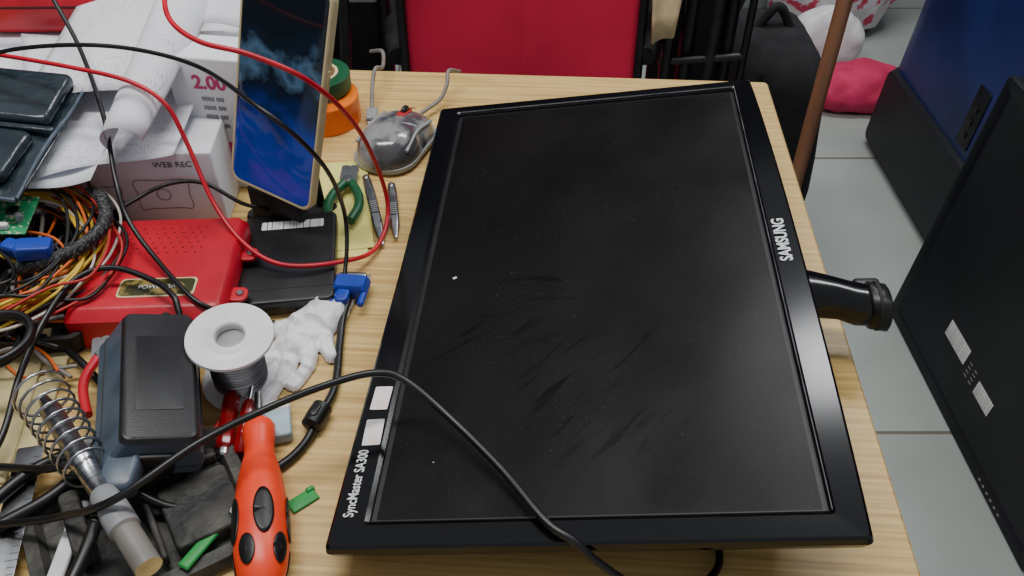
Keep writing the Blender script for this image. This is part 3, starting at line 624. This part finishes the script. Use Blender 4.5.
rbox('base_plate',(.14,.2,.01),M['black'],c3,(0,-.05,.03));rbox('panel',(.13,.02,.74),M['blackmat'],c3,(.0,.07,.42))
def card(u,v):
    return bil((-.080,-.04,.650),(-.050,-.04,.662),(-.025,-.03,.95),(-.100,-.03,.95),u,v)+Vector((0,.006*math.sin(4*u),0))
sheet('cardboard_piece',card,8,8,M['cream'],c3,.004)
bk=grp('black_backpack',(.455,1.44,FZ))
o=stack('bag_body',[(0,0,.16,.26,.05,.0),(0,0,.19,.30,.06,.05),(0,0,.19,.30,.06,.40),(0,0,.17,.27,.06,.52),(0,0,.11,.18,.04,.57)],M['fabricblack'],bk);crumple(o,.012,.06,2)
o=stack('front_pocket',[(0,-.15,.12,.06,.02,.06),(0,-.16,.13,.07,.02,.1),(0,-.16,.13,.07,.02,.28),(0,-.15,.10,.05,.02,.32)],M['fabricblack'],bk)
tube('strap',[(-.05,-.12,.54),(-.09,-.16,.44),(-.09,-.17,.25),(-.07,-.15,.1)],.012,M['fabricblack'],bk);tube('top_handle',[(-.03,0,.56),(0,0,.60),(.03,0,.56)],.008,M['fabricblack'],bk)
wp=grp('wooden_pole',(.425,1.1,FZ));rod('shaft',(0,0,.03),(.012,0,1.25),.0105,M['brownpole'],wp);lathe('rubber_foot',[(.008,0),(.013,.003),(.013,.03),(.010,.04)],M['black'],wp)
lathe('top_ferrule',[(.0108,1.20),(.0125,1.205),(.0125,1.245),(.008,1.26)],M['steel'],wp,loc=(.011,0,0))

# ---------------------------------------------------------------- second monitor standing on its edge
m2=grp('standing_monitor',(.785,1.02,FZ),(0,0,.03));m2.rotation_mode='XYZ'
def vpanel(name,rings,mats,parent,idx=None,cap=0,loc=(0,0,0)):
    return stack(name,rings,mats,parent,loc,(pi/2,0,-pi/2),idx=idx,capidx=cap,ang=25)
lean=grp('body');lean.parent=m2;lean.rotation_euler=(0,math.radians(5),0)
M['panel']=mat('dark_panel',(13,14,22),.5,c2=(22,22,32),nscale=7)
vpanel('panel',[(0,.27,.57,.52,.01,-.055),(0,.27,.60,.54,.01,-.03),(0,.27,.60,.54,.01,-.004),(0,.27,.595,.535,.01,0),(0,.27,.555,.495,.005,-.001),(0,.27,.548,.488,.004,-.003)],M['panel'],lean,cap=0)
for i,(y,z,w,h) in enumerate(((.085,.125,.080,.034),(-.035,.110,.055,.028))):
    rbox('label_%d'%i,(w,h,.0005),M['barcode'],lean,(.0028,y,z),(pi/2,0,-pi/2),b=.0001,r=.001)
for k in range(8):
    rbox('rating_text_%d'%k,(.010,.003,.0004),M['grey'],lean,(.0028,.010+.018*(k%2),.10+.009*(k//2)),(pi/2,0,-pi/2),b=.0001,r=.0005)
for k in range(6):
    rbox('button_%d'%k,(.006,.003,.002),M['grey'],lean,(-.0002,-.20+.014*k,.012),(pi/2,0,-pi/2),b=.0004,r=.001)
sc=grp('navy_suitcase',(.925,1.66,FZ),(0,math.radians(4),.02))
o=stack('shell',[(.0,0,.56,.60,.05,-.16),(0,0,.60,.66,.05,-.13),(0,0,.60,.66,.05,-.03),(0,0,.58,.64,.05,-.006),(0,0,.54,.60,.05,0)],M['navy'],sc,(0,0,.34),(pi/2,0,-pi/2))
stack('lower_frame',[(0,0,.60,.20,.02,-.03),(0,0,.61,.21,.02,-.01),(0,0,.59,.19,.02,.012),(0,0,.52,.14,.02,.014)],M['panel'],sc,(0,0,.115),(pi/2,0,-pi/2))
rbox('side_slot',(.05,.13,.004),M['panel'],sc,(-.001,-.085,.30),(pi/2,0,-pi/2),b=.001)
for k in range(3):rbox('switch_%d'%k,(.012,.012,.005),M['black'],sc,(-.004,-.085,.26+.03*k),(pi/2,0,-pi/2),b=.001,r=.002)
def blob(name,loc,s,m,st=.05,sz=.12):
    bm=bmesh.new();bmesh.ops.create_icosphere(bm,subdivisions=4,radius=1);bmesh.ops.scale(bm,vec=s,verts=bm.verts)
    for v in bm.verts:
        v.co.z=max(v.co.z,-s[2]*.7)
    me=bpy.data.meshes.new(name);bm.to_mesh(me);bm.free();o=add(name,me,m,None,loc);crumple(o,st,sz,1);return o
blob('speckled_tote_bag',(.98,2.62,FZ+.26),(.22,.16,.34),M['plush'])
blob('pink_cushion',(.93,2.16,FZ+.045),(.20,.09,.06),M['pink'])
blob('white_plush_toy',(.90,2.36,FZ+.08),(.11,.06,.11),M['white'],.03)
blob('dark_duffel_bag',(.48,2.60,FZ+.27),(.24,.25,.36),M['fabricblack'])
blob('navy_duffel_bag',(1.68,2.6,FZ+.4),(.36,.25,.55),M['navy'])
tube('red_rope',[(1.24,2.3,FZ+.75),(1.18,2.28,FZ+.6),(1.14,2.25,FZ+.45),(1.15,2.29,FZ+.3),(1.16,2.30,FZ+.015)],.014,M['redcable'])

# ---------------------------------------------------------------- finish: lift so the floor is z=0
cam=bpy.data.cameras.new('camera');co=bpy.data.objects.new('camera',cam);COL.objects.link(co);S.camera=co
co.location=(0,0,.4972);co.rotation_euler=(pi/2-.7321,0,0);cam.lens=36*880.5/1024;cam.sensor_width=36;cam.clip_start=.01
def area(name,loc,size,energy,color=(1,1,1),rot=(0,0,0)):
    l=bpy.data.lights.new(name,'AREA');l.shape='RECTANGLE';l.size,l.size_y=size;l.energy=energy;l.color=color
    o=bpy.data.objects.new(name,l);COL.objects.link(o);o.location=loc;o.rotation_euler=rot;return o
area('ceiling_lamp',(-.35,.75,1.75),(1.2,.2),26,(1,.985,.94))
area('ceiling_lamp',(.9,1.9,1.75),(1.2,.3),26,(.96,.98,1))
w=bpy.data.worlds.new('world');S.world=w;w.use_nodes=True
w.node_tree.nodes['Background'].inputs[0].default_value=(.92,.95,1,1);w.node_tree.nodes['Background'].inputs[1].default_value=.38
for o in list(S.objects):
    if o.parent is None:o.location.z+=.75
bpy.context.view_layer.update()
bpy.ops.object.select_all(action='DESELECT')
cs=[o for o in S.objects if o.type in('CURVE','FONT')]
for o in cs:o.select_set(True)
bpy.context.view_layer.objects.active=cs[0];bpy.ops.object.convert(target='MESH')
